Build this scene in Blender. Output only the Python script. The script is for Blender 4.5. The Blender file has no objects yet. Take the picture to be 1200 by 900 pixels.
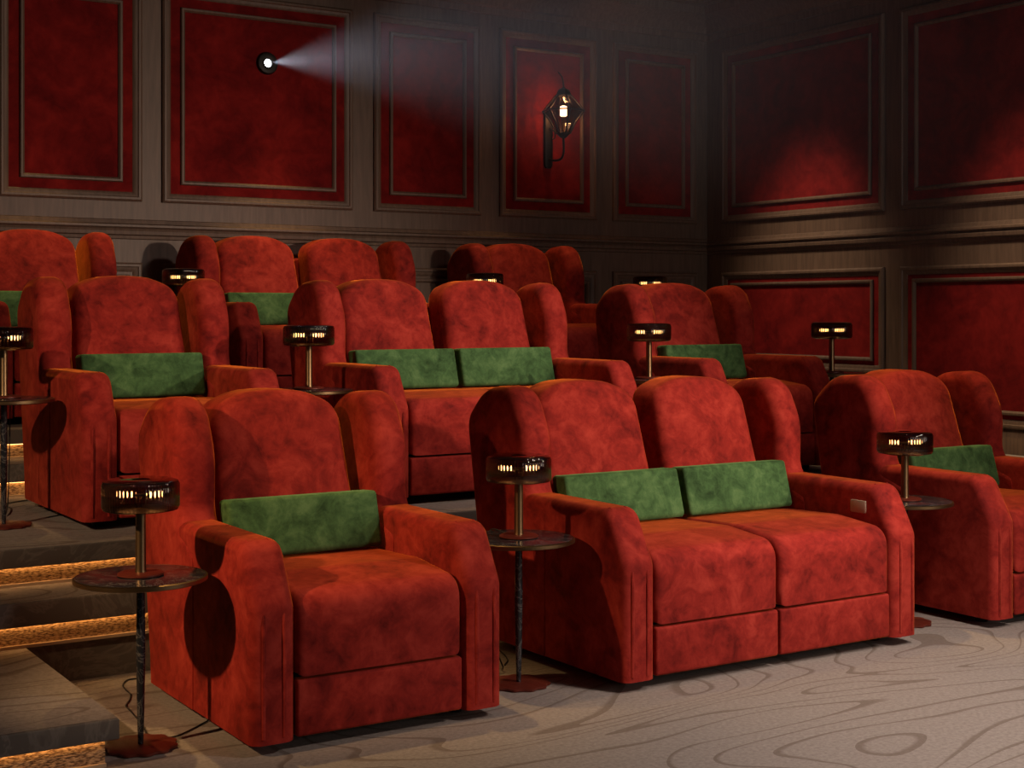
import bpy, bmesh, math, random
from mathutils import Vector, Matrix
random.seed(7)
C = bpy.context.scene.collection
SC = bpy.context.scene

# ------------------------------------------------------------------ camera
TH = 0.5672
cam = bpy.data.cameras.new('camera'); camo = bpy.data.objects.new('camera', cam); C.objects.link(camo)
camo.location = (0, 0, 1.45); camo.rotation_euler = (math.pi/2, 0, -TH)
cam.sensor_width = 36; cam.lens = 36*1709.9/1200; cam.shift_y = -85.26/1200
cam.clip_start = 0.05
SC.camera = camo

# ------------------------------------------------------------------ world, lights, exposure
w = bpy.data.worlds.new('world'); SC.world = w; w.use_nodes = True
w.node_tree.nodes['Background'].inputs[0].default_value = (0.9, 0.8, 0.75, 1)
w.node_tree.nodes['Background'].inputs[1].default_value = 0.02
SC.view_settings.view_transform = 'Standard'; SC.view_settings.look = 'None'
SC.view_settings.exposure = 0.0; SC.view_settings.gamma = 1.0
SC.view_settings.use_curve_mapping = False

def lamp(name, kind, loc, energy, color, target=None, size=0.1, angle=60, blend=0.6, sy=None):
    l = bpy.data.lights.new(name, kind); o = bpy.data.objects.new(name, l); C.objects.link(o)
    o.location = loc; l.energy = energy; l.color = color
    if kind == 'AREA':
        l.shape = 'RECTANGLE'; l.size = size; l.size_y = sy or size
    else:
        l.shadow_soft_size = size
    if kind == 'SPOT':
        l.spot_size = math.radians(angle); l.spot_blend = blend
    if target is not None:
        o.rotation_euler = (Vector(target)-Vector(loc)).to_track_quat('-Z', 'Y').to_euler()
    return o
WARM = (1.0, 0.62, 0.24); NEUT = (1.0, 0.82, 0.72)
# front spots by the screen, plus an added floor fill
lamp('screen_side_spot', 'SPOT', (6.0, 0.5, 2.6), 720, (1.0, 0.72, 0.52), (3.2, 8.2, 1.15), size=0.10, angle=46, blend=0.9)
lamp('front_ceiling_spot', 'SPOT', (5.2, 1.0, 3.7), 370, NEUT, (4.2, 3.9, 0.0), size=0.25, angle=72, blend=0.9)
lamp('front_ceiling_spot', 'SPOT', (5.3, 4.3, 3.95), 250, NEUT, (4.3, 7.1, 1.2), size=0.25, angle=62, blend=0.9)
lamp('added_floor_fill', 'SPOT', (4.6, 2.6, 3.95), 500, NEUT, (4.5, 3.3, 0), size=0.25, angle=62, blend=1.0)  # added fill, only to brighten the carpet before the first row
lamp('screen_glow', 'AREA', (6.4, -2.0, 2.1), 60, (1.0, .84, .76), (4.2, 6, .8), size=2.2, sy=1.5)
# warm light on the aisle wall
lamp('aisle_wall_light', 'SPOT', (-1.1, 4.25, 2.5), 440, (1.0, 0.60, 0.30), (1.95, 5.0, 0.50), size=0.05, angle=31, blend=1.0)
lamp('aisle_wall_light', 'SPOT', (-1.1, 4.6, 2.5), 260, (1.0, 0.68, 0.42), (1.9, 6.8, 0.9), size=0.05, angle=40, blend=1.0)
# warm ceiling downlights, behind and over the seats
for x, y, tx, ty, e, an in [(2.4, 5.75, 2.3, 4.9, 210, 34), (4.2, 5.75, 4.1, 4.9, 90, 36), (6.0, 5.75, 5.9, 4.9, 260, 34),
                            (2.3, 7.9, 2.3, 6.8, 90, 32), (4.2, 7.9, 4.2, 6.8, 130, 36), (5.9, 7.9, 5.9, 6.8, 110, 32),
                            (2.4, 9.2, 2.4, 8.9, 150, 40), (4.1, 9.2, 4.1, 8.9, 170, 44), (5.9, 9.2, 5.9, 8.9, 90, 36)]:
    lamp('ceiling_downlight', 'SPOT', (x, y, 4.05), e, WARM, (tx, ty, 0.5), size=0.05, angle=an, blend=0.8)
lamp('wall_downlight', 'SPOT', (6.75, 8.30, 4.05), 240, (1.0, 0.74, 0.5), (8.05, 8.35, 1.45), size=0.22, angle=46, blend=1.0)
lamp('wall_downlight', 'SPOT', (6.75, 6.20, 4.05), 260, (1.0, 0.74, 0.5), (8.05, 6.20, 1.4), size=0.22, angle=46, blend=1.0)
lamp('wall_downlight', 'SPOT', (7.55, 6.35, 4.05), 150, WARM, (7.75, 6.35, 0.5), size=0.10, angle=24, blend=1.0)
beam_src = Vector((4.065, 9.50, 3.19)); beam_dir = Vector((0.0, -1.0, -0.115)).normalized()
lamp('projector_light', 'SPOT', beam_src, 1150, (0.86, 0.88, 1.0), beam_src+beam_dir, size=0.012, angle=24, blend=1.0)
lamp('projector_light', 'SPOT', beam_src, 620, (0.86, 0.84, 1.0), beam_src+beam_dir, size=0.012, angle=9.5, blend=1.0)

# ------------------------------------------------------------------ materials
def mat(name):
    m = bpy.data.materials.new(name); m.use_nodes = True
    nt = m.node_tree; return m, nt, nt.nodes['Principled BSDF']
def N(nt, t, **kw):
    n = nt.nodes.new(t)
    for k, v in kw.items():
        if k.startswith('i_'):
            key = k[2:]; key = int(key) if key.isdigit() else key.replace('_', ' ')
            n.inputs[key].default_value = v
        else: setattr(n, k, v)
    return n
def ramp(nt, stops):
    r = nt.nodes.new('ShaderNodeValToRGB'); e = r.color_ramp.elements
    while len(e) < len(stops): e.new(0.5)
    for el, (p, c) in zip(e, stops):
        el.position = p; el.color = (*c, 1) if len(c) == 3 else c
    return r
def coords(nt, rand=True):
    tc = N(nt, 'ShaderNodeTexCoord')
    if not rand: return tc.outputs['Object']
    oi = N(nt, 'ShaderNodeObjectInfo'); mu = N(nt, 'ShaderNodeMath', operation='MULTIPLY', i_1=37.0)
    nt.links.new(oi.outputs['Random'], mu.inputs[0])
    ad = N(nt, 'ShaderNodeVectorMath', operation='ADD')
    nt.links.new(tc.outputs['Object'], ad.inputs[0]); nt.links.new(mu.outputs[0], ad.inputs[1])
    return ad.outputs[0]
def velvet(name, dark, mid, light, sheen, sw, scale=5.0, sr=0.3):
    m, nt, p = mat(name); v = coords(nt)
    n1 = N(nt, 'ShaderNodeTexNoise', i_Scale=scale, i_Detail=7.0, i_Roughness=0.66, i_Distortion=0.7)
    n2 = N(nt, 'ShaderNodeTexNoise', i_Scale=scale*3.4, i_Detail=5.0, i_Roughness=0.65, i_Distortion=0.6)
    nt.links.new(v, n1.inputs['Vector']); nt.links.new(v, n2.inputs['Vector'])
    mx = N(nt, 'ShaderNodeMix', data_type='FLOAT', i_0=0.38)
    nt.links.new(n1.outputs[0], mx.inputs[2]); nt.links.new(n2.outputs[0], mx.inputs[3])
    r = ramp(nt, [(0.36, dark), (0.5, mid), (0.64, light)]); nt.links.new(mx.outputs[0], r.inputs[0])
    nt.links.new(r.outputs[0], p.inputs['Base Color'])
    p.inputs['Roughness'].default_value = 0.85
    p.inputs['Specular IOR Level'].default_value = 0.15
    p.inputs['Sheen Weight'].default_value = sw; p.inputs['Sheen Roughness'].default_value = sr
    p.inputs['Sheen Tint'].default_value = (*sheen, 1)
    mr = N(nt, 'ShaderNodeMapRange', i_1=0.35, i_2=0.65, i_3=sw*0.6, i_4=sw*1.0)
    nt.links.new(mx.outputs[0], mr.inputs[0]); nt.links.new(mr.outputs[0], p.inputs['Sheen Weight'])
    b = N(nt, 'ShaderNodeBump', i_Strength=0.25, i_Distance=0.01)
    nt.links.new(mx.outputs[0], b.inputs['Height']); nt.links.new(b.outputs[0], p.inputs['Normal'])
    return m
M = {}
M['velvet'] = velvet('rust_velvet', (0.13, 0.008, 0.007), (0.29, 0.021, 0.015), (0.44, 0.045, 0.030), (1.0, 0.25, 0.03), 1.0)
M['green'] = velvet('green_velvet', (0.024, 0.058, 0.020), (0.056, 0.132, 0.045), (0.11, 0.22, 0.08), (0.45, 0.9, 0.35), 0.5, 7)
M['panel'] = velvet('red_wall_velvet', (0.11, 0.004, 0.005), (0.20, 0.009, 0.009), (0.30, 0.016, 0.014), (1.0, 0.10, 0.06), 0.12, 2.6)

def wood(name, col, rough=0.5):
    m, nt, p = mat(name)
    tc = N(nt, 'ShaderNodeTexCoord'); mp = N(nt, 'ShaderNodeMapping'); mp.inputs['Scale'].default_value = (14, 14, 1.2)
    nt.links.new(tc.outputs['Object'], mp.inputs[0])
    n = N(nt, 'ShaderNodeTexNoise', i_Scale=3.0, i_Detail=6.0, i_Roughness=0.6)
    nt.links.new(mp.outputs[0], n.inputs['Vector'])
    r = ramp(nt, [(0.3, tuple(c*0.72 for c in col)), (0.7, tuple(c*1.2 for c in col))])
    nt.links.new(n.outputs[0], r.inputs[0]); nt.links.new(r.outputs[0], p.inputs['Base Color'])
    p.inputs['Roughness'].default_value = rough
    b = N(nt, 'ShaderNodeBump', i_Strength=0.08, i_Distance=0.004)
    nt.links.new(n.outputs[0], b.inputs['Height']); nt.links.new(b.outputs[0], p.inputs['Normal'])
    return m
M['wood'] = wood('umber_painted_wood', (0.15, 0.098, 0.070))
M['ceiling'] = wood('dark_ceiling_paint', (0.10, 0.085, 0.07), 0.7)

def carpet():
    m, nt, p = mat('contour_line_carpet')
    tc = N(nt, 'ShaderNodeTexCoord'); mp = N(nt, 'ShaderNodeMapping'); mp.inputs['Scale'].default_value = (0.55, 1.45, 0.25)
    nt.links.new(tc.outputs['Object'], mp.inputs[0])
    n = N(nt, 'ShaderNodeTexNoise', i_Scale=0.95, i_Detail=1.3, i_Roughness=0.45, i_Distortion=0.7)
    nt.links.new(mp.outputs[0], n.inputs['Vector'])
    mu = N(nt, 'ShaderNodeMath', operation='MULTIPLY', i_1=19.0); nt.links.new(n.outputs[0], mu.inputs[0])
    fr = N(nt, 'ShaderNodeMath', operation='FRACT'); nt.links.new(mu.outputs[0], fr.inputs[0])
    # thickness of the lines wanders
    n3 = N(nt, 'ShaderNodeTexNoise', i_Scale=2.3, i_Detail=2.0); nt.links.new(tc.outputs['Object'], n3.inputs['Vector'])
    th = N(nt, 'ShaderNodeMapRange', i_1=0.3, i_2=0.7, i_3=0.06, i_4=0.20); nt.links.new(n3.outputs[0], th.inputs[0])
    sb = N(nt, 'ShaderNodeMath', operation='SUBTRACT'); nt.links.new(th.outputs[0], sb.inputs[0]); nt.links.new(fr.outputs[0], sb.inputs[1])
    mr = N(nt, 'ShaderNodeMapRange', i_1=-0.03, i_2=0.05); nt.links.new(sb.outputs[0], mr.inputs[0])
    n2 = N(nt, 'ShaderNodeTexNoise', i_Scale=60.0, i_Detail=5.0, i_Roughness=0.7); nt.links.new(tc.outputs['Object'], n2.inputs['Vector'])
    base = ramp(nt, [(0.3, (0.22, 0.19, 0.168)), (0.7, (0.34, 0.297, 0.266))]); nt.links.new(n2.outputs[0], base.inputs[0])
    mx = N(nt, 'ShaderNodeMix', data_type='RGBA'); mx.inputs[7].default_value = (0.135, 0.10, 0.078, 1)
    f2 = N(nt, 'ShaderNodeMath', operation='MULTIPLY', i_1=0.62); nt.links.new(mr.outputs[0], f2.inputs[0])
    nt.links.new(f2.outputs[0], mx.inputs[0]); nt.links.new(base.outputs[0], mx.inputs[6])
    nt.links.new(mx.outputs[2], p.inputs['Base Color'])
    p.inputs['Roughness'].default_value = 0.95; p.inputs['Specular IOR Level'].default_value = 0.1
    ad = N(nt, 'ShaderNodeMath', operation='SUBTRACT'); nt.links.new(n2.outputs[0], ad.inputs[0]); nt.links.new(mr.outputs[0], ad.inputs[1])
    b = N(nt, 'ShaderNodeBump', i_Strength=0.2, i_Distance=0.003)
    nt.links.new(ad.outputs[0], b.inputs['Height']); nt.links.new(b.outputs[0], p.inputs['Normal'])
    return m
M['carpet'] = carpet()
def pile():
    m, nt, p = mat('dark_nosing_pile'); tc = N(nt, 'ShaderNodeTexCoord')
    n = N(nt, 'ShaderNodeTexNoise', i_Scale=3.0, i_Detail=4.0, i_Roughness=0.6, i_Distortion=2.5); nt.links.new(tc.outputs['Object'], n.inputs['Vector'])
    r = ramp(nt, [(0.44, (0.135, 0.118, 0.105)), (0.5, (0.19, 0.168, 0.15)), (0.54, (0.135, 0.118, 0.105))]); nt.links.new(n.outputs[0], r.inputs[0])
    nt.links.new(r.outputs[0], p.inputs['Base Color']); p.inputs['Roughness'].default_value = 0.95; p.inputs['Specular IOR Level'].default_value = 0.1
    return m
M['pile'] = pile()

def rattan():
    m, nt, p = mat('woven_rattan')
    tc = N(nt, 'ShaderNodeTexCoord')
    mp = N(nt, 'ShaderNodeMapping'); mp.inputs['Scale'].default_value = (60, 60, 190); nt.links.new(tc.outputs['Object'], mp.inputs[0])
    n = N(nt, 'ShaderNodeTexNoise', i_Scale=1.0, i_Detail=3.0); nt.links.new(mp.outputs[0], n.inputs['Vector'])
    r = ramp(nt, [(0.38, (0.12, 0.065, 0.03)), (0.5, (0.36, 0.22, 0.11)), (0.62, (0.55, 0.37, 0.2))])
    nt.links.new(n.outputs[0], r.inputs[0]); nt.links.new(r.outputs[0], p.inputs['Base Color'])
    b = N(nt, 'ShaderNodeBump', i_Strength=0.8, i_Distance=0.004); nt.links.new(n.outputs[0], b.inputs['Height']); nt.links.new(b.outputs[0], p.inputs['Normal'])
    p.inputs['Roughness'].default_value = 0.7
    return m
M['rattan'] = rattan()

def marble():
    m, nt, p = mat('dark_veined_marble'); tc = N(nt, 'ShaderNodeTexCoord')
    n = N(nt, 'ShaderNodeTexNoise', i_Scale=7.0, i_Detail=6.0, i_Roughness=0.6, i_Distortion=2.0); nt.links.new(tc.outputs['Object'], n.inputs['Vector'])
    r = ramp(nt, [(0.485, (0.016, 0.018, 0.022)), (0.5, (0.13, 0.125, 0.12)), (0.515, (0.022, 0.022, 0.026))])
    nt.links.new(n.outputs[0], r.inputs[0]); nt.links.new(r.outputs[0], p.inputs['Base Color'])
    p.inputs['Roughness'].default_value = 0.18
    return m
M['marble'] = marble()
def metal(name, col, rough, metallic=1.0):
    m, nt, p = mat(name)
    n = N(nt, 'ShaderNodeTexNoise', i_Scale=30.0, i_Detail=3.0)
    mr = N(nt, 'ShaderNodeMapRange', i_3=rough*0.8, i_4=rough*1.2); nt.links.new(n.outputs[0], mr.inputs[0])
    nt.links.new(mr.outputs[0], p.inputs['Roughness'])
    p.inputs['Base Color'].default_value = (*col, 1); p.inputs['Metallic'].default_value = metallic
    return m
M['bronze'] = metal('aged_bronze', (0.22, 0.145, 0.075), 0.38)
M['rust'] = metal('oxblood_lacquer', (0.13, 0.022, 0.012), 0.4, 0.2)
M['iron'] = metal('black_iron', (0.018, 0.016, 0.015), 0.5, 0.6)
M['black'] = metal('matt_black', (0.012, 0.012, 0.012), 0.6, 0.0)
M['plate'] = metal('beige_plastic', (0.42, 0.33, 0.24), 0.5, 0.0)
M['trimpale'] = metal('pale_ash_trim', (0.55, 0.40, 0.25), 0.5, 0.0)
def glass(name, col, rough=0.03):
    m, nt, p = mat(name); p.inputs['Base Color'].default_value = (*col, 1)
    n = N(nt, 'ShaderNodeTexNoise', i_Scale=3.0); mr = N(nt, 'ShaderNodeMapRange', i_3=rough*0.8, i_4=rough*1.2)
    nt.links.new(n.outputs[0], mr.inputs[0]); nt.links.new(mr.outputs[0], p.inputs['Roughness'])
    p.inputs['Transmission Weight'].default_value = 1.0; p.inputs['IOR'].default_value = 1.45
    return m
M['smoke'] = glass('smoked_brown_glass', (0.26, 0.17, 0.12))
def thin_pane(name, col):
    m = bpy.data.materials.new(name); m.use_nodes = True; nt = m.node_tree; nt.nodes.remove(nt.nodes['Principled BSDF'])
    t = N(nt, 'ShaderNodeBsdfTransparent'); t.inputs[0].default_value = (*col, 1)
    g = N(nt, 'ShaderNodeBsdfGlossy'); g.inputs['Roughness'].default_value = 0.08
    n = N(nt, 'ShaderNodeTexNoise', i_Scale=6.0); mr = N(nt, 'ShaderNodeMapRange', i_3=0.02, i_4=0.06); nt.links.new(n.outputs[0], mr.inputs[0])
    mx = N(nt, 'ShaderNodeMixShader'); nt.links.new(mr.outputs[0], mx.inputs[0]); nt.links.new(t.outputs[0], mx.inputs[1]); nt.links.new(g.outputs[0], mx.inputs[2])
    nt.links.new(mx.outputs[0], nt.nodes['Material Output'].inputs['Surface']); return m
M['pane'] = thin_pane('lantern_glass', (0.62, 0.50, 0.42))
def emit(name, col, s):
    m, nt, p = mat(name); p.inputs['Base Color'].default_value = (*col, 1)
    n = N(nt, 'ShaderNodeTexNoise', i_Scale=2.0); mr = N(nt, 'ShaderNodeMapRange', i_3=s*0.9, i_4=s*1.1)
    nt.links.new(n.outputs[0], mr.inputs[0]); nt.links.new(mr.outputs[0], p.inputs['Emission Strength'])
    p.inputs['Emission Color'].default_value = (*col, 1)
    return m
M['bulb'] = emit('split_bulb_glow', (1.0, 0.66, 0.30), 26)
M['lantern_bulb'] = emit('lantern_bulb', (1.0, 0.82, 0.58), 14)
M['led'] = emit('warm_led_strip', (1.0, 0.5, 0.16), 7)
M['lens'] = emit('projector_lens_glow', (0.9, 0.95, 1.0), 12)
def beam_mat():
    m = bpy.data.materials.new('lit_haze'); m.use_nodes = True; nt = m.node_tree
    nt.nodes.remove(nt.nodes['Principled BSDF'])
    v = N(nt, 'ShaderNodeVolumeScatter'); v.inputs['Color'].default_value = (0.9, 0.93, 1, 1); v.inputs['Density'].default_value = 0.035
    v.inputs['Anisotropy'].default_value = 0.0
    tc = N(nt, 'ShaderNodeTexCoord'); sx = N(nt, 'ShaderNodeSeparateXYZ'); nt.links.new(tc.outputs['Object'], sx.inputs[0])
    mr = N(nt, 'ShaderNodeMapRange', i_1=3.2, i_2=6.9, i_3=0.016, i_4=0.0, interpolation_type='SMOOTHSTEP'); nt.links.new(sx.outputs['Z'], mr.inputs[0])
    # haze thins towards the rim of the cone
    xx = N(nt, 'ShaderNodeCombineXYZ'); nt.links.new(sx.outputs['X'], xx.inputs[0]); nt.links.new(sx.outputs['Y'], xx.inputs[1])
    ln = N(nt, 'ShaderNodeVectorMath', operation='LENGTH'); nt.links.new(xx.outputs[0], ln.inputs[0])
    dv = N(nt, 'ShaderNodeMath', operation='DIVIDE'); nt.links.new(ln.outputs['Value'], dv.inputs[0]); nt.links.new(sx.outputs['Z'], dv.inputs[1])
    rr = N(nt, 'ShaderNodeMapRange', i_1=0.09, i_2=0.21, i_3=1.0, i_4=0.0, interpolation_type='SMOOTHSTEP'); nt.links.new(dv.outputs[0], rr.inputs[0])
    mm = N(nt, 'ShaderNodeMath', operation='MULTIPLY'); nt.links.new(mr.outputs[0], mm.inputs[0]); nt.links.new(rr.outputs[0], mm.inputs[1])
    nt.links.new(mm.outputs[0], v.inputs['Density'])
    nt.links.new(v.outputs[0], nt.nodes['Material Output'].inputs['Volume'])
    return m
M['haze'] = beam_mat()

# ------------------------------------------------------------------ mesh helpers
def finish(name, bm, m, parent=None, loc=None, sharp=40):
    bmesh.ops.recalc_face_normals(bm, faces=bm.faces[:])
    me = bpy.data.meshes.new(name); bm.to_mesh(me); bm.free()
    for p in me.polygons: p.use_smooth = True
    me.set_sharp_from_angle(angle=math.radians(sharp))
    me.materials.append(M[m])
    o = bpy.data.objects.new(name, me); C.objects.link(o)
    if parent is not None: o.parent = parent
    if loc is not None: o.location = loc
    return o
def tag(o, label=None, cat=None, group=None, kind=None):
    if label: o['label'] = label
    if cat: o['category'] = cat
    if group: o['group'] = group
    if kind: o['kind'] = kind
    return o
def empty(name, loc, rz=0):
    o = bpy.data.objects.new(name, None); C.objects.link(o); o.location = loc; o.rotation_euler = (0, 0, rz)
    o.empty_display_size = 0.1
    return o
def copy_tree(o, parent=None):
    c = o.copy(); C.objects.link(c)
    if parent is not None: c.parent = parent
    for ch in list(o.children): copy_tree(ch, c)
    return c
def rpoly(pts, seg=5):
    """points (u,v,radius) -> outline with rounded corners"""
    out = []; n = len(pts)
    for i in range(n):
        p = Vector(pts[i][:2]); r = pts[i][2] if len(pts[i]) > 2 else 0
        if r <= 0: out.append(tuple(p)); continue
        a = Vector(pts[i-1][:2])-p; b = Vector(pts[(i+1) % n][:2])-p
        la, lb = a.length, b.length; a.normalize(); b.normalize()
        ang = a.angle(b); t = min(r/math.tan(ang/2), la*0.49, lb*0.49); r2 = t*math.tan(ang/2)
        c = p+(a+b).normalized()*(r2/math.sin(ang/2))
        s = p+a*t; e = p+b*t
        a0 = math.atan2(s.y-c.y, s.x-c.x); a1 = math.atan2(e.y-c.y, e.x-c.x)
        d = (a1-a0+math.pi) % (2*math.pi)-math.pi
        for k in range(seg+1):
            q = a0+d*k/seg; out.append((c.x+r2*math.cos(q), c.y+r2*math.sin(q)))
    return out
def densify(prof, step):
    out = []
    for i in range(len(prof)):
        a = Vector(prof[i]); b = Vector(prof[(i+1) % len(prof)]); L = (b-a).length
        k = max(1, int(L/step))
        for j in range(k): out.append(tuple(a+(b-a)*j/k))
    return out
def area2(p): return sum(p[i][0]*p[(i+1) % len(p)][1]-p[(i+1) % len(p)][0]*p[i][1] for i in range(len(p)))
def inset(prof, d):
    n = len(prof); s = 1 if area2(prof) > 0 else -1; out = []
    for i in range(n):
        a = Vector(prof[i-1]); p = Vector(prof[i]); b = Vector(prof[(i+1) % n])
        e1 = (p-a); e2 = (b-p)
        if e1.length < 1e-9: e1 = e2
        if e2.length < 1e-9: e2 = e1
        e1.normalize(); e2.normalize()
        n1 = Vector((-e1.y, e1.x))*s; n2 = Vector((-e2.y, e2.x))*s
        m = n1+n2
        if m.length < 1e-6: m = n1
        m.normalize(); k = 1/max(0.5, m.dot(n1))
        out.append(tuple(p+m*d*k))
    return out
def place3(axis, u, v, t):
    return {'x': (t, u, v), 'y': (u, t, v), 'z': (u, v, t)}[axis]
def prism(bm, prof, a0, a1, r=0.01, axis='x', seg=4, dome0=0, dome1=0):
    """solid swept along axis; the two rims rounded with r; dome: pillow bulge of the end faces"""
    st = []
    for k in range(seg+1):
        q = math.pi/2*k/seg; st.append((a0+r*(1-math.sin(q)), r*(1-math.cos(q))))
    for k in range(seg, -1, -1):
        q = math.pi/2*k/seg; st.append((a1-r*(1-math.sin(q)), r*(1-math.cos(q))))
    rings = []
    # st[0] has inset 0 at a0+r ; reorder so we go from cap0 to cap1
    first = list(reversed(st[:seg+1])); second = list(reversed(st[seg+1:]))
    cx = sum(p[0] for p in prof)/len(prof); cy = sum(p[1] for p in prof)/len(prof)
    def ring(pr, t): return [bm.verts.new(place3(axis, u, v, t)) for u, v in pr]
    capi = inset(prof, r)
    def domes(t, amt, sgn):
        out = []
        for s in (0.03, 0.2, 0.45, 0.7, 0.88):
            out.append(ring([(cx+(u-cx)*s, cy+(v-cy)*s) for u, v in capi], t+sgn*amt*(1-s*s)))
        return out
    if dome0: rings += domes(a0, dome0, -1)
    for t, d in first: rings.append(ring(inset(prof, d) if d > 0 else prof, t))
    for t, d in second: rings.append(ring(inset(prof, d) if d > 0 else prof, t))
    if dome1: rings += list(reversed(domes(a1, dome1, 1)))
    n = len(prof)
    for a, b in zip(rings, rings[1:]):
        for i in range(n):
            bm.faces.new((a[i], a[(i+1) % n], b[(i+1) % n], b[i]))
    bm.faces.new(rings[0]); bm.faces.new(rings[-1])
def box(bm, x0, x1, y0, y1, z0, z1, bev=0.0):
    prism(bm, [(x0, y0), (x1, y0), (x1, y1), (x0, y1)], z0, z1, bev, 'z', 1 if bev < 0.004 else 3) if bev else \
        bmesh.ops.create_cube(bm, size=1, matrix=Matrix.Translation(((x0+x1)/2, (y0+y1)/2, (z0+z1)/2)) @ Matrix.Diagonal((x1-x0, y1-y0, z1-z0, 1)))
def lathe(bm, prof, c=(0, 0, 0), n=32, cap=True, flute=None):
    rings = []
    for r, z in prof:
        rg = []
        for i in range(n):
            a = 2*math.pi*i/n; rr = r*(1+(flute(a) if flute else 0))
            rg.append(bm.verts.new((c[0]+rr*math.cos(a), c[1]+rr*math.sin(a), c[2]+z)))
        rings.append(rg)
    for a, b in zip(rings, rings[1:]):
        for i in range(n): bm.faces.new((a[i], a[(i+1) % n], b[(i+1) % n], b[i]))
    if cap: bm.faces.new(rings[0]); bm.faces.new(rings[-1])
    return rings
def tube(bm, pts, r, n=8, r_end=None):
    pts = [Vector(p) for p in pts]; rings = []; up = None
    for i, p in enumerate(pts):
        t = (pts[min(i+1, len(pts)-1)]-pts[max(i-1, 0)]).normalized()
        if up is None:
            up = Vector((0, 0, 1)) if abs(t.z) < 0.9 else Vector((1, 0, 0))
        s = t.cross(up).normalized(); up2 = s.cross(t).normalized(); up = up2
        rr = r if r_end is None else r+(r_end-r)*i/(len(pts)-1)
        rings.append([bm.verts.new(p+(s*math.cos(2*math.pi*k/n)+up2*math.sin(2*math.pi*k/n))*rr) for k in range(n)])
    for a, b in zip(rings, rings[1:]):
        for k in range(n): bm.faces.new((a[k], a[(k+1) % n], b[(k+1) % n], b[k]))
    bm.faces.new(rings[0]); bm.faces.new(rings[-1])
def smooth_path(pts, k=6):
    P = [Vector(p) for p in pts]; out = []
    for i in range(len(P)-1):
        p0 = P[max(i-1, 0)]; p1 = P[i]; p2 = P[i+1]; p3 = P[min(i+2, len(P)-1)]
        for j in range(k):
            t = j/k
            out.append(0.5*((2*p1)+(p2-p0)*t+(2*p0-5*p1+4*p2-p3)*t*t+(3*p1-p0-3*p2+p3)*t**3))
    out.append(P[-1]); return out

# ------------------------------------------------------------------ structure
T2, T3 = 0.490, 0.818
YW, XW = 9.60, 8.09
XL = -1.8
def slab(name, x0, x1, y0, y1, z0, z1, m, parent=None, bev=0.0):
    bm = bmesh.new(); box(bm, x0, x1, y0, y1, z0, z1, bev); return finish(name, bm, m, parent)
tag(slab('floor', XL, XW, -2.5, 5.80, -0.12, 0.0, 'carpet'), kind='structure')
tag(slab('ceiling', XL, XW+0.12, -2.5, YW+0.12, 4.12, 4.24, 'ceiling'), kind='structure')

def step(parent, x0, x1, yf, z, nos, zb, depth_back):
    """carpeted tread with nosing at yf, woven riser below down to zb"""
    slab('carpet_tread', x0, x1, yf+0.014, depth_back, z-nos, z, 'carpet', parent)
    slab('nosing', x0, x1, yf, yf+0.020, z-nos, z+0.0005, 'pile', parent, 0.006)
    if zb < z-nos-0.01:
        slab('woven_riser', x0, x1, yf+0.045, yf+0.075, zb+0.012, z-nos, 'rattan', parent)
        slab('riser_trim', x0, x1, yf+0.030, yf+0.075, zb, zb+0.012, 'trimpale', parent)
        slab('light_strip', x0, x1, yf+0.030, yf+0.044, z-nos-0.004, z-nos, 'led', parent)
def tier(base, top, yf, ymid, yback, zmid):
    e = empty('seating_tier', (0, 0, 0)); tag(e, kind='structure')
    step(e, XL, XW-0.001, yf, top, 0.075, zmid, yback)
    step(e, XL, XW-0.001, ymid, zmid, 0.093, base+(0.155 if base == 0 else 0.0), yf+0.09)
    bm = bmesh.new(); box(bm, XL, XW-0.001, yf+0.075, yback, base, top-0.075)
    finish('tier_body', bm, 'carpet', e)
    bm = bmesh.new(); box(bm, XL, XW-0.001, ymid+0.05 if base == 0 else ymid+0.075, yf+0.075, base, zmid-0.093 if base else 0.155)
    finish('riser_base', bm, 'pile', e)
    if base == 0:
        bm = bmesh.new(); box(bm, XL, XW-0.001, ymid+0.075, yf+0.075, 0.155, zmid-0.093); finish('step_body', bm, 'carpet', e)
    return e
tier(0.0, T2, 6.02, 5.705, 7.80, 0.335)
tier(T2, T3, 7.96, 7.70, YW, 0.662)
e = empty('aisle_step', (0, 0, 0)); tag(e, kind='structure')
slab('carpet_tread', XL, 1.438, 4.60, 5.753, 0.088, 0.155, 'carpet', e)
slab('nosing', XL, 1.44, 4.585, 4.606, 0.088, 0.1555, 'pile', e, 0.006)
slab('woven_riser', XL, 1.405, 4.62, 4.65, 0.012, 0.088, 'rattan', e)
slab('riser_trim', XL, 1.405, 4.605, 4.65, 0.0, 0.012, 'trimpale', e)
slab('light_strip', XL, 1.40, 4.608, 4.6195, 0.084, 0.088, 'led', e)
slab('step_body', XL, 1.405, 4.65, 5.75, 0.0, 0.088, 'carpet', e)

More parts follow.
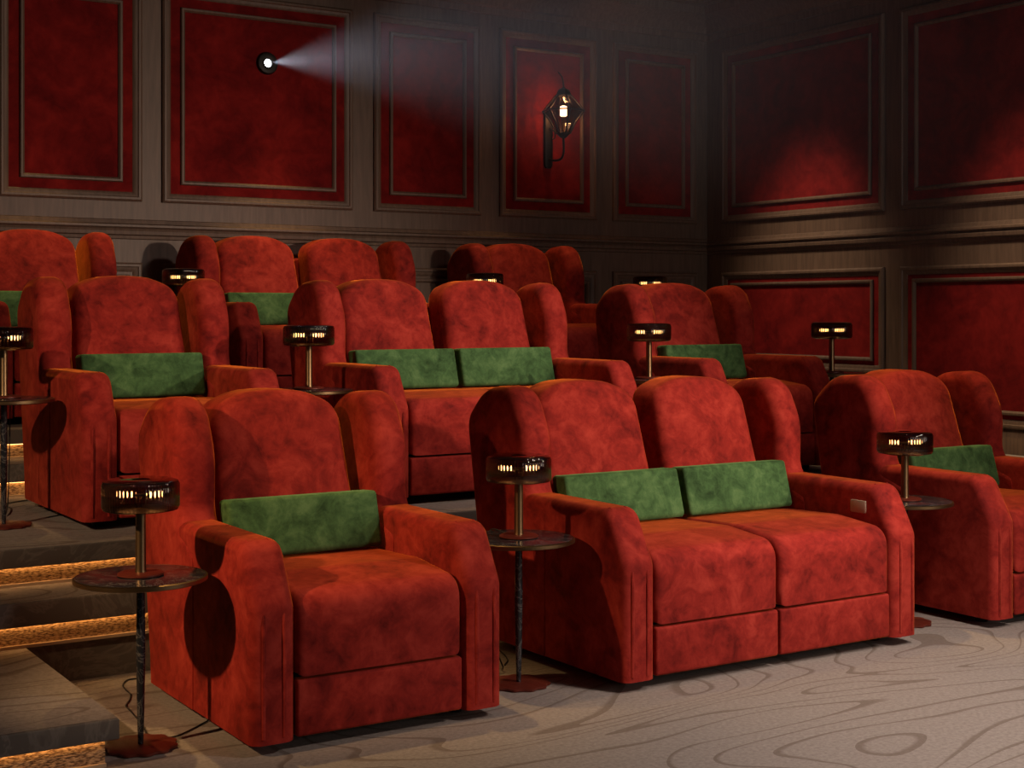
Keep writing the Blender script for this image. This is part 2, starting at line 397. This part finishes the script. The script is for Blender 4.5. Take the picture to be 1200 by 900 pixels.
# --- panelled walls. local wall frame: u along wall, v up, d out of the wall into the room
def wall_xf(side):
    if side == 'back': return lambda u, v, d: (u, YW-d, v)
    return lambda u, v, d: (XW-d, u, v)
def frame(parent, X, u0, u1, v0, v1, prof, name, m='wood'):
    """mitred moulding; prof = (offset inward from the rectangle, height)"""
    bm = bmesh.new(); loops = []
    for o, d in prof:
        loops.append([bm.verts.new(X(*q, d)) for q in ((u0+o, v0+o), (u1-o, v0+o), (u1-o, v1-o), (u0+o, v1-o))])
    n = len(prof)
    for a in range(n):
        A, B = loops[a], loops[(a+1) % n]
        for i in range(4): bm.faces.new((A[i], A[(i+1) % 4], B[(i+1) % 4], B[i]))
    return finish(name, bm, m, parent, sharp=30)
OUT = [(0, -0.005), (0, 0.018), (0.012, 0.030), (0.026, 0.030), (0.032, 0.022), (0.045, 0.018), (0.062, 0.004), (0.062, -0.005)]
INN = [(0, 0.0), (0, 0.014), (0.006, 0.024), (0.018, 0.024), (0.026, 0.016), (0.030, 0.012), (0.030, 0.0)]
def panel(parent, X, u0, u1, v0, v1, m='panel', inner=(0.13, 0.125)):
    bm = bmesh.new()
    vs = [X(u, v, d) for d in (-0.004, 0.003) for u, v in ((u0+.03, v0+.03), (u1-.03, v0+.03), (u1-.03, v1-.03), (u0+.03, v1-.03))]
    V = [bm.verts.new(q) for q in vs]
    for f in ((0, 1, 2, 3), (4, 5, 6, 7), (0, 1, 5, 4), (1, 2, 6, 5), (2, 3, 7, 6), (3, 0, 4, 7)): bm.faces.new([V[i] for i in f])
    finish('velvet_panel' if m == 'panel' else 'wood_panel', bm, m, parent)
    frame(parent, X, u0, u1, v0, v1, OUT, 'panel_moulding')
    if inner:
        frame(parent, X, u0+inner[0], u1-inner[0], v0+inner[1], v1-inner[1], INN, 'inner_moulding')
def moulding(parent, X, u0, u1, prof, name, m='wood', kind=None):
    bm = bmesh.new(); A = [bm.verts.new(X(u0, v, d)) for d, v in prof]; B = [bm.verts.new(X(u1, v, d)) for d, v in prof]
    n = len(prof)
    for i in range(n): bm.faces.new((A[i], A[(i+1) % n], B[(i+1) % n], B[i]))
    bm.faces.new(A); bm.faces.new(B)
    o = finish(name, bm, m, parent, sharp=30)
    if kind: o['kind'] = kind
    return o
RAIL = [(0, 1.93), (0.012, 1.935), (0.016, 1.955), (0.036, 1.962), (0.040, 1.985), (0.030, 2.000), (0.052, 2.012), (0.052, 2.026), (0.018, 2.036), (0.010, 2.06), (0, 2.065)]
CORN = [(0, 3.74), (0.025, 3.745), (0.03, 3.79), (0.06, 3.80), (0.07, 3.84), (0.12, 3.90), (0.19, 3.93), (0.20, 3.99), (0.26, 4.00), (0.27, 4.119), (0, 4.119)]
def base_prof(z): return [(0, z+0.001), (0.022, z+0.001), (0.022, z+0.11), (0.016, z+0.125), (0.016, z+0.15), (0.006, z+0.165), (0, z+0.17)]

wb = slab('wall_back', XL, XW+0.12, YW, YW+0.12, -0.1, 4.12, 'wood'); tag(wb, kind='structure')
Xb = wall_xf('back')
cols = [(1.09, 2.06), (2.235, 3.165), (3.305, 4.73), (4.905, 5.825), (5.995, 6.92), (7.085, 7.965)]
for u0, u1 in cols:
    panel(wb, Xb, u0, u1, 2.185, 3.645)
    panel(wb, Xb, u0, u1, T3+0.24, 1.775, 'wood', (0.08, 0.08))
moulding(wb, Xb, XL, XW, RAIL, 'dado_rail')
moulding(None, Xb, XL, XW, CORN, 'trim_1', kind='structure')
moulding(None, Xb, XL, XW, base_prof(T3), 'baseboard_back', kind='structure')
wr = slab('wall_right', XW, XW+0.12, -2.5, YW, -0.1, 4.12, 'wood'); tag(wr, kind='structure')
Xr = wall_xf('right')
for u0, u1, zb in [(7.585, 9.395, T3), (5.62, 7.425, T2), (3.65, 5.46, 0.0)]:
    panel(wr, Xr, u0, u1, 2.19, 3.645)
    panel(wr, Xr, u0, u1, zb+0.17, 1.775, 'panel', (0.11, 0.09))
moulding(wr, Xr, -2.5, YW, RAIL, 'dado_rail')
moulding(None, Xr, -2.5, YW, CORN, 'trim_2', kind='structure')
for i, (a, b, z) in enumerate([(7.96, YW-0.03, T3), (6.02, 7.70, T2), (3.0, 5.70, 0.0)]):
    moulding(None, Xr, a, b, base_prof(z), 'baseboard_right', kind='structure')

# ------------------------------------------------------------------ seating
AW, SW = 0.158, 0.643
def build_seat(n, name):
    root = empty(name, (0, 0, 0)); W = 2*AW+n*SW
    # arm front leans back above 0.47 m; wing is a tall arch behind it
    wing = rpoly([(0.545, 0.04, 0), (0.542, 0.60, 0.09), (0.70, 0.70, 0.10), (0.695, 0.93, 0.30), (0.80, 1.135, 0.14), (1.05, 1.118, 0.22), (1.195, 0.98, 0.12), (1.03, 0.04, 0)], 8)
    wing = densify(wing, 0.05)
    for s in (0, 1):
        x0, x1 = (0, AW) if s == 0 else (W-AW, W)
        bm = bmesh.new(); prism(bm, densify(rpoly([(0.0, 0.04, 0), (0.0, 0.485, 0.09), (0.11, 0.688, 0.075), (0.88, 0.688, 0), (0.88, 0.04, 0)], 6), 0.06), x0+0.001, x1-0.001, 0.040, 'x', 5)
        for v in bm.verts:
            if v.co.z < 0.105: v.co.z = 0.04
        a = finish('arm', bm, 'velvet', root)
        path = [(0.004, 0.06), (0.002, 0.25), (0.002, 0.42), (0.012, 0.475), (0.035, 0.53), (0.085, 0.62), (0.115, 0.665), (0.15, 0.684)]
        for xx in ((x0+0.040, x0+0.112) if s == 0 else (x1-0.112, x1-0.040)):
            bm = bmesh.new(); tube(bm, smooth_path([(xx, y-0.001, z) for y, z in path], 4), 0.0075, 8); finish('piping', bm, 'velvet', a)
        bm = bmesh.new(); prism(bm, wing, x0-0.002, x1+0.002, 0.060, 'x', 7)
        for v in bm.verts:
            if v.co.z < 0.125: v.co.z = 0.04
            if v.co.y < 0.80:
                f = min(1, max(0, (v.co.z-0.55)/0.16)); f = f*f*(3-2*f)
                if v.co.z < 0.55 or v.co.y < 0.66: v.co.y = 0.541+(v.co.y-0.541)*f
        wg = finish('wing', bm, 'velvet', root)
    bm = bmesh.new(); prism(bm, rpoly([(AW-.02, 0.05, 0), (W-AW+.02, 0.05, 0), (W-AW+.02, 1.0, .03), (AW-.02, 1.0, .03)]), 0.93, 1.03, 0.02, 'y', 3)
    for v in bm.verts: v.co.y += 0.16*max(0, v.co.z-0.05)
    finish('back_panel', bm, 'velvet', root)
    bm = bmesh.new(); box(bm, AW-0.005, W-AW+0.005, 0.06, 0.95, 0.045, 0.24); finish('base', bm, 'black', root)
    for k in range(n):
        a, b = AW+k*SW+0.006, AW+(k+1)*SW-0.006
        # seat cushion
        prof = rpoly([(0.012, 0.243, 0), (0.012, 0.515, 0.085), (0.30, 0.545, 0.3), (0.87, 0.525, 0), (0.87, 0.243, 0)], 7)
        bm = bmesh.new(); prism(bm, densify(prof, 0.05), a, b, 0.03, 'x', 5); finish('seat_cushion', bm, 'velvet', root)
        bm = bmesh.new(); prism(bm, rpoly([(0.012, 0.045, .012), (0.012, 0.233, .012), (0.06, 0.233, 0), (0.06, 0.045, 0)], 4), a, b, 0.010, 'x', 3)
        finish('leg_rest', bm, 'velvet', root)
        # backrest: arched outline, leaning back, pillowy face
        c = (a+b)/2; h = 0.290
        o = rpoly([(c-h, 0.50, 0.07), (c+h, 0.50, 0.07), (c+h*0.93, 1.075, 0.11), (c+h*0.45, 1.134, 0.3), (c, 1.142, 0.6), (c-h*0.45, 1.134, 0.3), (c-h*0.93, 1.075, 0.11)], 7)
        bm = bmesh.new(); prism(bm, densify(o, 0.04), 0.77, 1.00, 0.055, 'y', 6, dome0=0.02)
        for v in bm.verts: v.co.y += 0.30*(v.co.z-0.66)
        finish('backrest', bm, 'velvet', root)
    for x in (0.11, W-0.11):
        for y in (0.16, 0.90):
            bm = bmesh.new(); lathe(bm, [(0.026, 0.0), (0.03, 0.006), (0.03, 0.05)], (x, y, 0), 12); finish('foot', bm, 'black', root)
    return root
def set_at(o, x, y, z, label, cat, group):
    o.location = (x, y, z); tag(o, label, cat, group)
chairA = build_seat(1, 'armchair'); sofaA = build_seat(2, 'loveseat')
R1, R2, R3 = 4.42, 6.345, 8.27
chair_spots = [
 (1.822, R1, 0.0, 'rust velvet wingback armchair nearest the camera, beside the steps, lit orange on its left side'),
 (5.415, R1, 0.0, 'rust velvet wingback armchair cut by the right edge of the photo, in the front row'),
 (1.835, R2, T2, 'rust velvet wingback armchair at the left end of the middle row, above the lit steps'),
 (5.395, R2, T2, 'rust velvet wingback armchair at the right end of the middle row, between two lamps'),
 (1.855, R3, T3, 'rust velvet wingback armchair in the back row, cut by the left edge of the photo'),
 (5.425, R3, T3, 'rust velvet wingback armchair in the back row under the wall lantern')]
for i, (x, y, z, l) in enumerate(chair_spots):
    o = chairA if i == 0 else copy_tree(chairA)
    set_at(o, x, y, z, l, 'armchair', 'rust velvet wingback armchairs')
sofa_spots = [
 (3.318, R1, 0.0, 'rust velvet two-seat loveseat in the front row, with a beige switch plate inside one arm'),
 (3.295, R2, T2, 'rust velvet two-seat loveseat in the middle row behind the front loveseat'),
 (3.335, R3, T3, 'rust velvet two-seat loveseat in the back row against the wood panelling')]
for i, (x, y, z, l) in enumerate(sofa_spots):
    o = sofaA if i == 0 else copy_tree(sofaA)
    set_at(o, x, y, z, l, 'sofa', 'rust velvet two-seat loveseats')
# switch plate only on the front one
bm = bmesh.new(); prism(bm, rpoly([(0.155, 0.560, .006), (0.245, 0.560, .006), (0.245, 0.615, .006), (0.155, 0.615, .006)], 3), 1.437, 1.446, 0.002, 'x', 2)
sp = finish('switch_plate', bm, 'plate', sofaA); sp['label'] = 'small beige switch plate'

# ------------------------------------------------------------------ lumbar pillows
def make_pillow():
    # origin at the middle of the bottom face
    bm = bmesh.new(); prof = densify(rpoly([(-0.065, 0.0, .02), (0.04, 0.0, .02), (0.10, 0.205, .016), (-0.005, 0.212, .016)], 5), 0.04)
    prism(bm, prof, -0.306, 0.306, 0.016, 'x', 4)
    return finish('lumbar_pillow', bm, 'green')
pil = make_pillow()
pil_spots = [
 (1.822+AW+SW/2, R1, 0, 'green velvet lumbar pillow on the armchair nearest the camera'),
 (3.318+AW+SW/2, R1, 0, 'green velvet lumbar pillow on the left seat of the front loveseat'),
 (3.318+AW+SW*1.5, R1, 0, 'green velvet lumbar pillow on the right seat of the front loveseat'),
 (5.415+AW+SW/2, R1, 0, 'green velvet lumbar pillow on the front armchair cut by the right edge'),
 (1.835+AW+SW/2, R2, T2, 'green velvet lumbar pillow on the left armchair of the middle row'),
 (3.295+AW+SW/2, R2, T2, 'green velvet lumbar pillow on the left seat of the middle loveseat'),
 (3.295+AW+SW*1.5, R2, T2, 'green velvet lumbar pillow on the right seat of the middle loveseat'),
 (5.395+AW+SW/2, R2, T2, 'green velvet lumbar pillow on the right armchair of the middle row'),
 (1.855+AW+SW/2, R3, T3, 'sliver of green lumbar pillow on the top left armchair of the back row'),
 (3.335+AW+SW/2, R3, T3, 'green velvet lumbar pillow on the back row loveseat')]
for i, (x, y, z, l) in enumerate(pil_spots):
    o = pil if i == 0 else copy_tree(pil)
    o.location = (x, y+0.655, z+0.5425); tag(o, l, 'pillow', 'green lumbar pillows')

# ------------------------------------------------------------------ side tables and lamps
def make_table():
    root = empty('side_table', (0, 0, 0))
    bm = bmesh.new(); lathe(bm, [(0.112, 0.0), (0.118, 0.003), (0.118, 0.010), (0.112, 0.013)], n=96, flute=lambda a: 0.05*math.cos(11*a)); finish('base_plate', bm, 'rust', root, sharp=50)
    bm = bmesh.new(); lathe(bm, [(0.009, 0.013), (0.012, 0.12), (0.0155, 0.32), (0.0135, 0.552)], n=20); finish('post', bm, 'marble', root)
    bm = bmesh.new(); lathe(bm, [(0.20, 0.552), (0.213, 0.556), (0.213, 0.5705), (0.208, 0.5725)], n=64); finish('table_top', bm, 'marble', root)
    bm = bmesh.new(); R = lathe(bm, [(0.2125, 0.554), (0.219, 0.557), (0.219, 0.569), (0.2125, 0.572)], n=64, cap=False)
    for i in range(64): bm.faces.new((R[3][i], R[3][(i+1) % 64], R[0][(i+1) % 64], R[0][i]))
    finish('rim', bm, 'bronze', root)
    return root
def make_lamp():
    root = empty('table_lamp', (0, 0, 0))
    bm = bmesh.new(); lathe(bm, [(0.07, 0.0), (0.076, 0.003), (0.076, 0.008), (0.068, 0.012)], n=40); finish('lamp_base', bm, 'rust', root)
    bm = bmesh.new(); lathe(bm, [(0.019, 0.012), (0.0175, 0.02), (0.0165, 0.212), (0.022, 0.216), (0.022, 0.222)], n=24); finish('stem', bm, 'bronze', root)
    bm = bmesh.new(); lathe(bm, [(0.022, 0.2195), (0.112, 0.2195), (0.113, 0.221), (0.022, 0.224)], n=48); finish('holder', bm, 'bronze', root)
    # ribbed smoked glass drum: fluted outside, smooth inside, closed shell open at the bottom
    n = 288; fl = lambda a: 0.011*abs(math.sin(36*a))
    outer = [(0.098, 0.214), (0.120, 0.219), (0.126, 0.230), (0.126, 0.302), (0.120, 0.314), (0.106, 0.319), (0.030, 0.319)]
    inner = [(0.030, 0.315), (0.104, 0.315), (0.116, 0.310), (0.121, 0.300), (0.121, 0.232), (0.116, 0.223), (0.098, 0.218)]
    bm = bmesh.new(); rings = []
    for k, (r, z) in enumerate(outer+inner):
        f = fl if 1 <= k < 5 else None
        rings.append([bm.verts.new(((r*(1+(f(2*math.pi*i/n) if f else 0)))*math.cos(2*math.pi*i/n), (r*(1+(f(2*math.pi*i/n) if f else 0)))*math.sin(2*math.pi*i/n), z)) for i in range(n)])
    for k in range(len(rings)):
        a, b = rings[k], rings[(k+1) % len(rings)]
        for i in range(n): bm.faces.new((a[i], a[(i+1) % n], b[(i+1) % n], b[i]))
    finish('lamp_shade', bm, 'smoke', root, sharp=30)
    d = Vector((math.cos(TH), -math.sin(TH), 0))  # made-up crossbar, turned square to the camera
    bm = bmesh.new(); tube(bm, [d*-0.05+Vector((0, 0, 0.266)), d*0.05+Vector((0, 0, 0.266))], 0.005, 8); tube(bm, [(0, 0, 0.222), (0, 0, 0.266)], 0.006, 8); finish('added_bulb_bar', bm, 'bronze', root)
    for s in (-1, 1):  # pair imitates one central source split in two by the ribbed glass
        bm = bmesh.new(); bmesh.ops.create_uvsphere(bm, u_segments=14, v_segments=8, radius=0.0105, matrix=Matrix.Translation(d*0.046*s+Vector((0, 0, 0.268)))); finish('bulb', bm, 'bulb', root)
    return root
tb = make_table(); lp = make_lamp()
tab_spots = [
 (1.565, 4.754, 0, 'at the left of the nearest armchair, beside the steps'),
 (3.065, 4.763, 0, 'between the nearest armchair and the front loveseat'),
 (5.185, 4.74, 0, 'between the front loveseat and the right armchair'),
 (1.583, 6.70, T2, 'at the left edge of the photo in the middle row'),
 (3.045, 6.66, T2, 'between the left armchair and loveseat of the middle row'),
 (5.166, 6.645, T2, 'between the loveseat and right armchair of the middle row'),
 (6.642, 6.675, T2, 'at the right end of the middle row'),
 (3.098, 8.60, T3, 'left of the back row loveseat'),
 (5.195, 8.50, T3, 'left of the back row armchair under the wall lantern'),
 (6.697, 8.60, T3, 'at the right end of the back row in the dark corner')]
for i, (x, y, z, l) in enumerate(tab_spots):
    o = tb if i == 0 else copy_tree(tb)
    o.location = (x, y, z); tag(o, 'round marble side table '+l, 'side table', 'marble side tables')
    o = lp if i == 0 else copy_tree(lp)
    o.location = (x, y, z+0.5727); tag(o, 'smoked glass drum lamp '+l, 'lamp', 'smoked glass table lamps')
lamps = sorted([o for o in C.objects if o.name.startswith('table_lamp')], key=lambda o: o.name)
tables = sorted([o for o in C.objects if o.name.startswith('side_table')], key=lambda o: o.name)
def cord(i, pts):
    lo = (tables if i == 0 else lamps)[i]; bm = bmesh.new(); L = Vector(lo.location)
    tube(bm, [Vector(p)-L for p in smooth_path(pts, 6)], 0.0028, 6); finish('cord', bm, 'black', lo)
cord(0, [(1.62, 4.84, .006), (1.65, 5.0, .004), (1.67, 5.17, .004), (1.68, 5.27, .004), (1.715, 5.34, .004), (1.744, 5.42, .004), (1.751, 5.50, .004), (1.767, 5.58, .004), (1.81, 5.64, .004), (1.87, 5.63, .004)])
cord(0, [(1.66, 4.79, .006), (1.725, 4.813, .004), (1.87, 4.93, .004), (2.0, 5.05, .006)])
cord(1, [(3.06, 4.84, .576), (3.075, 4.982, .575), (3.078, 4.99, .50), (3.10, 5.0, .15), (3.16, 5.03, .004), (3.19, 5.06, .004), (3.24, 5.12, .004), (3.29, 5.25, .004), (3.34, 5.45, .006)])
cord(3, [(1.583, 6.775, T2+.576), (1.66, 6.91, T2+.575), (1.662, 6.915, T2+.50), (1.66, 6.94, T2+.10), (1.66, 7.0, T2+.004), (1.70, 7.09, T2+.004), (1.75, 7.27, T2+.004), (1.77, 7.45, T2+.004), (1.90, 7.55, T2+.004)])

# ------------------------------------------------------------------ projector port
pr = empty('projector_port', (4.065, YW, 3.195)); tag(pr, 'round black projector port glowing white, set in the red wall panel', 'projector')
bm = bmesh.new(); R = lathe(bm, [(0.028, 0), (0.028, 0.03), (0.050, 0.036), (0.072, 0.030), (0.080, 0.012), (0.080, -0.004)], n=40, cap=False)
bmesh.ops.rotate(bm, verts=bm.verts[:], cent=(0, 0, 0), matrix=Matrix.Rotation(math.pi/2, 3, 'X')); finish('bezel', bm, 'iron', pr)
bm = bmesh.new(); lathe(bm, [(0.029, 0.004), (0.029, 0.012)], n=28)
bmesh.ops.rotate(bm, verts=bm.verts[:], cent=(0, 0, 0), matrix=Matrix.Rotation(math.pi/2, 3, 'X')); finish('lens', bm, 'lens', pr)

# ------------------------------------------------------------------ wall lantern
LX, LY = 6.455, 9.40
wl = empty('wall_lantern', (LX, YW, 2.6)); tag(wl, 'black iron wall lantern with a lit bulb on the red velvet panel', 'lantern')
def rel(p): return (p[0]-LX, p[1]-YW, p[2]-2.6)
bm = bmesh.new(); prism(bm, [(-0.036-.01, 0.0), (-0.020-.01, -0.02), (0.020-.01, -0.02), (0.036-.01, 0.0), (0.036-.01, 0.42), (-.01, 0.46), (-0.036-.01, 0.42)], -0.03, 0.0, 0.006, 'y', 2)
finish('back_plate', bm, 'iron', wl)
bm = bmesh.new(); tube(bm, smooth_path([(-.01, -0.03, 0.05), (0.0, -0.10, 0.035), (0.01, -0.17, 0.045), (0.012, -0.2, 0.10), (0.01, -0.2, 0.22)], 6), 0.009, 8); 
tube(bm, smooth_path([(-.01, -0.03, 0.30), (0.02, -0.06, 0.27), (0.03, -0.05, 0.22), (0.01, -0.04, 0.21)], 6), 0.006, 8)
tube(bm, smooth_path([(0.01, -0.2, 0.56), (0.01, -0.2, 0.62), (0.0, -0.195, 0.68), (-0.02, -0.17, 0.72)], 6), 0.009, 8, 0.004); finish('bracket', bm, 'iron', wl)
CX = 0.01; prof = [(0.055, 0.24), (0.10, 0.33), (0.165, 0.415), (0.11, 0.48), (0.062, 0.535)]
bm = bmesh.new()
nS = 6
for k in range(nS):
    a = 2*math.pi*k/nS+0.26
    tube(bm, [(CX+r*math.cos(a), -0.2+r*math.sin(a), z) for r, z in prof], 0.007, 6)
for r, z in (prof[0], prof[2], prof[4]):
    P = [(CX+r*math.cos(2*math.pi*k/nS+0.26), -0.2+r*math.sin(2*math.pi*k/nS+0.26), z) for k in range(nS)]
    for k in range(nS): tube(bm, [P[k], P[(k+1) % nS]], 0.006, 6)
finish('lantern_frame', bm, 'iron', wl)
bm = bmesh.new(); lathe(bm, [(0.062, 0.53), (0.066, 0.54), (0.050, 0.575), (0.02, 0.59), (0.008, 0.60)], (CX, -0.2, 0), 6); finish('cap', bm, 'iron', wl)
bm = bmesh.new(); lathe(bm, [(0.012, 0.20), (0.03, 0.21), (0.058, 0.236), (0.058, 0.243)], (CX, -0.2, 0), 6); finish('bottom_cup', bm, 'iron', wl)
for k in range(nS):
    a0 = 2*math.pi*k/nS+0.26; a1 = a0+2*math.pi/nS
    bm = bmesh.new()
    for s in range(len(prof)-1):
        q = []
        for (r, z), a in ((prof[s], a0), (prof[s], a1), (prof[s+1], a1), (prof[s+1], a0)):
            q.append((CX+r*0.97*math.cos(a), -0.2+r*0.97*math.sin(a), z))
        vs = [bm.verts.new(p) for p in q]; bm.faces.new(vs)
    bmesh.ops.remove_doubles(bm, verts=bm.verts[:], dist=1e-5)
    g = bmesh.ops.solidify(bm, geom=bm.faces[:], thickness=0.003)
    finish('glass_pane', bm, 'pane', wl, sharp=20)
bm = bmesh.new(); lathe(bm, [(0.012, 0.37), (0.027, 0.378), (0.027, 0.448), (0.012, 0.456)], (CX, -0.2, 0), 16); finish('bulb', bm, 'lantern_bulb', wl)
bm = bmesh.new(); lathe(bm, [(0.014, 0.243), (0.014, 0.37)], (CX, -0.2, 0), 12); finish('bulb_socket', bm, 'bronze', wl)
lamp('lantern_light', 'POINT', (LX+CX, YW-0.2, 3.013), 26, (1.0, 0.58, 0.28), size=0.04)

# ------------------------------------------------------------------ hazy projector beam
bm = bmesh.new(); L = 6.9; ha = math.radians(12.2)
lathe(bm, [(0.008, 0.02), (L*math.tan(ha), L)], n=48)
bo = finish('light_beam', bm, 'haze'); bo.location = beam_src
bo.rotation_euler = beam_dir.to_track_quat('Z', 'Y').to_euler()
tag(bo, 'pale hazy beam of light fanning out from the projector port', 'light beam', kind='stuff')
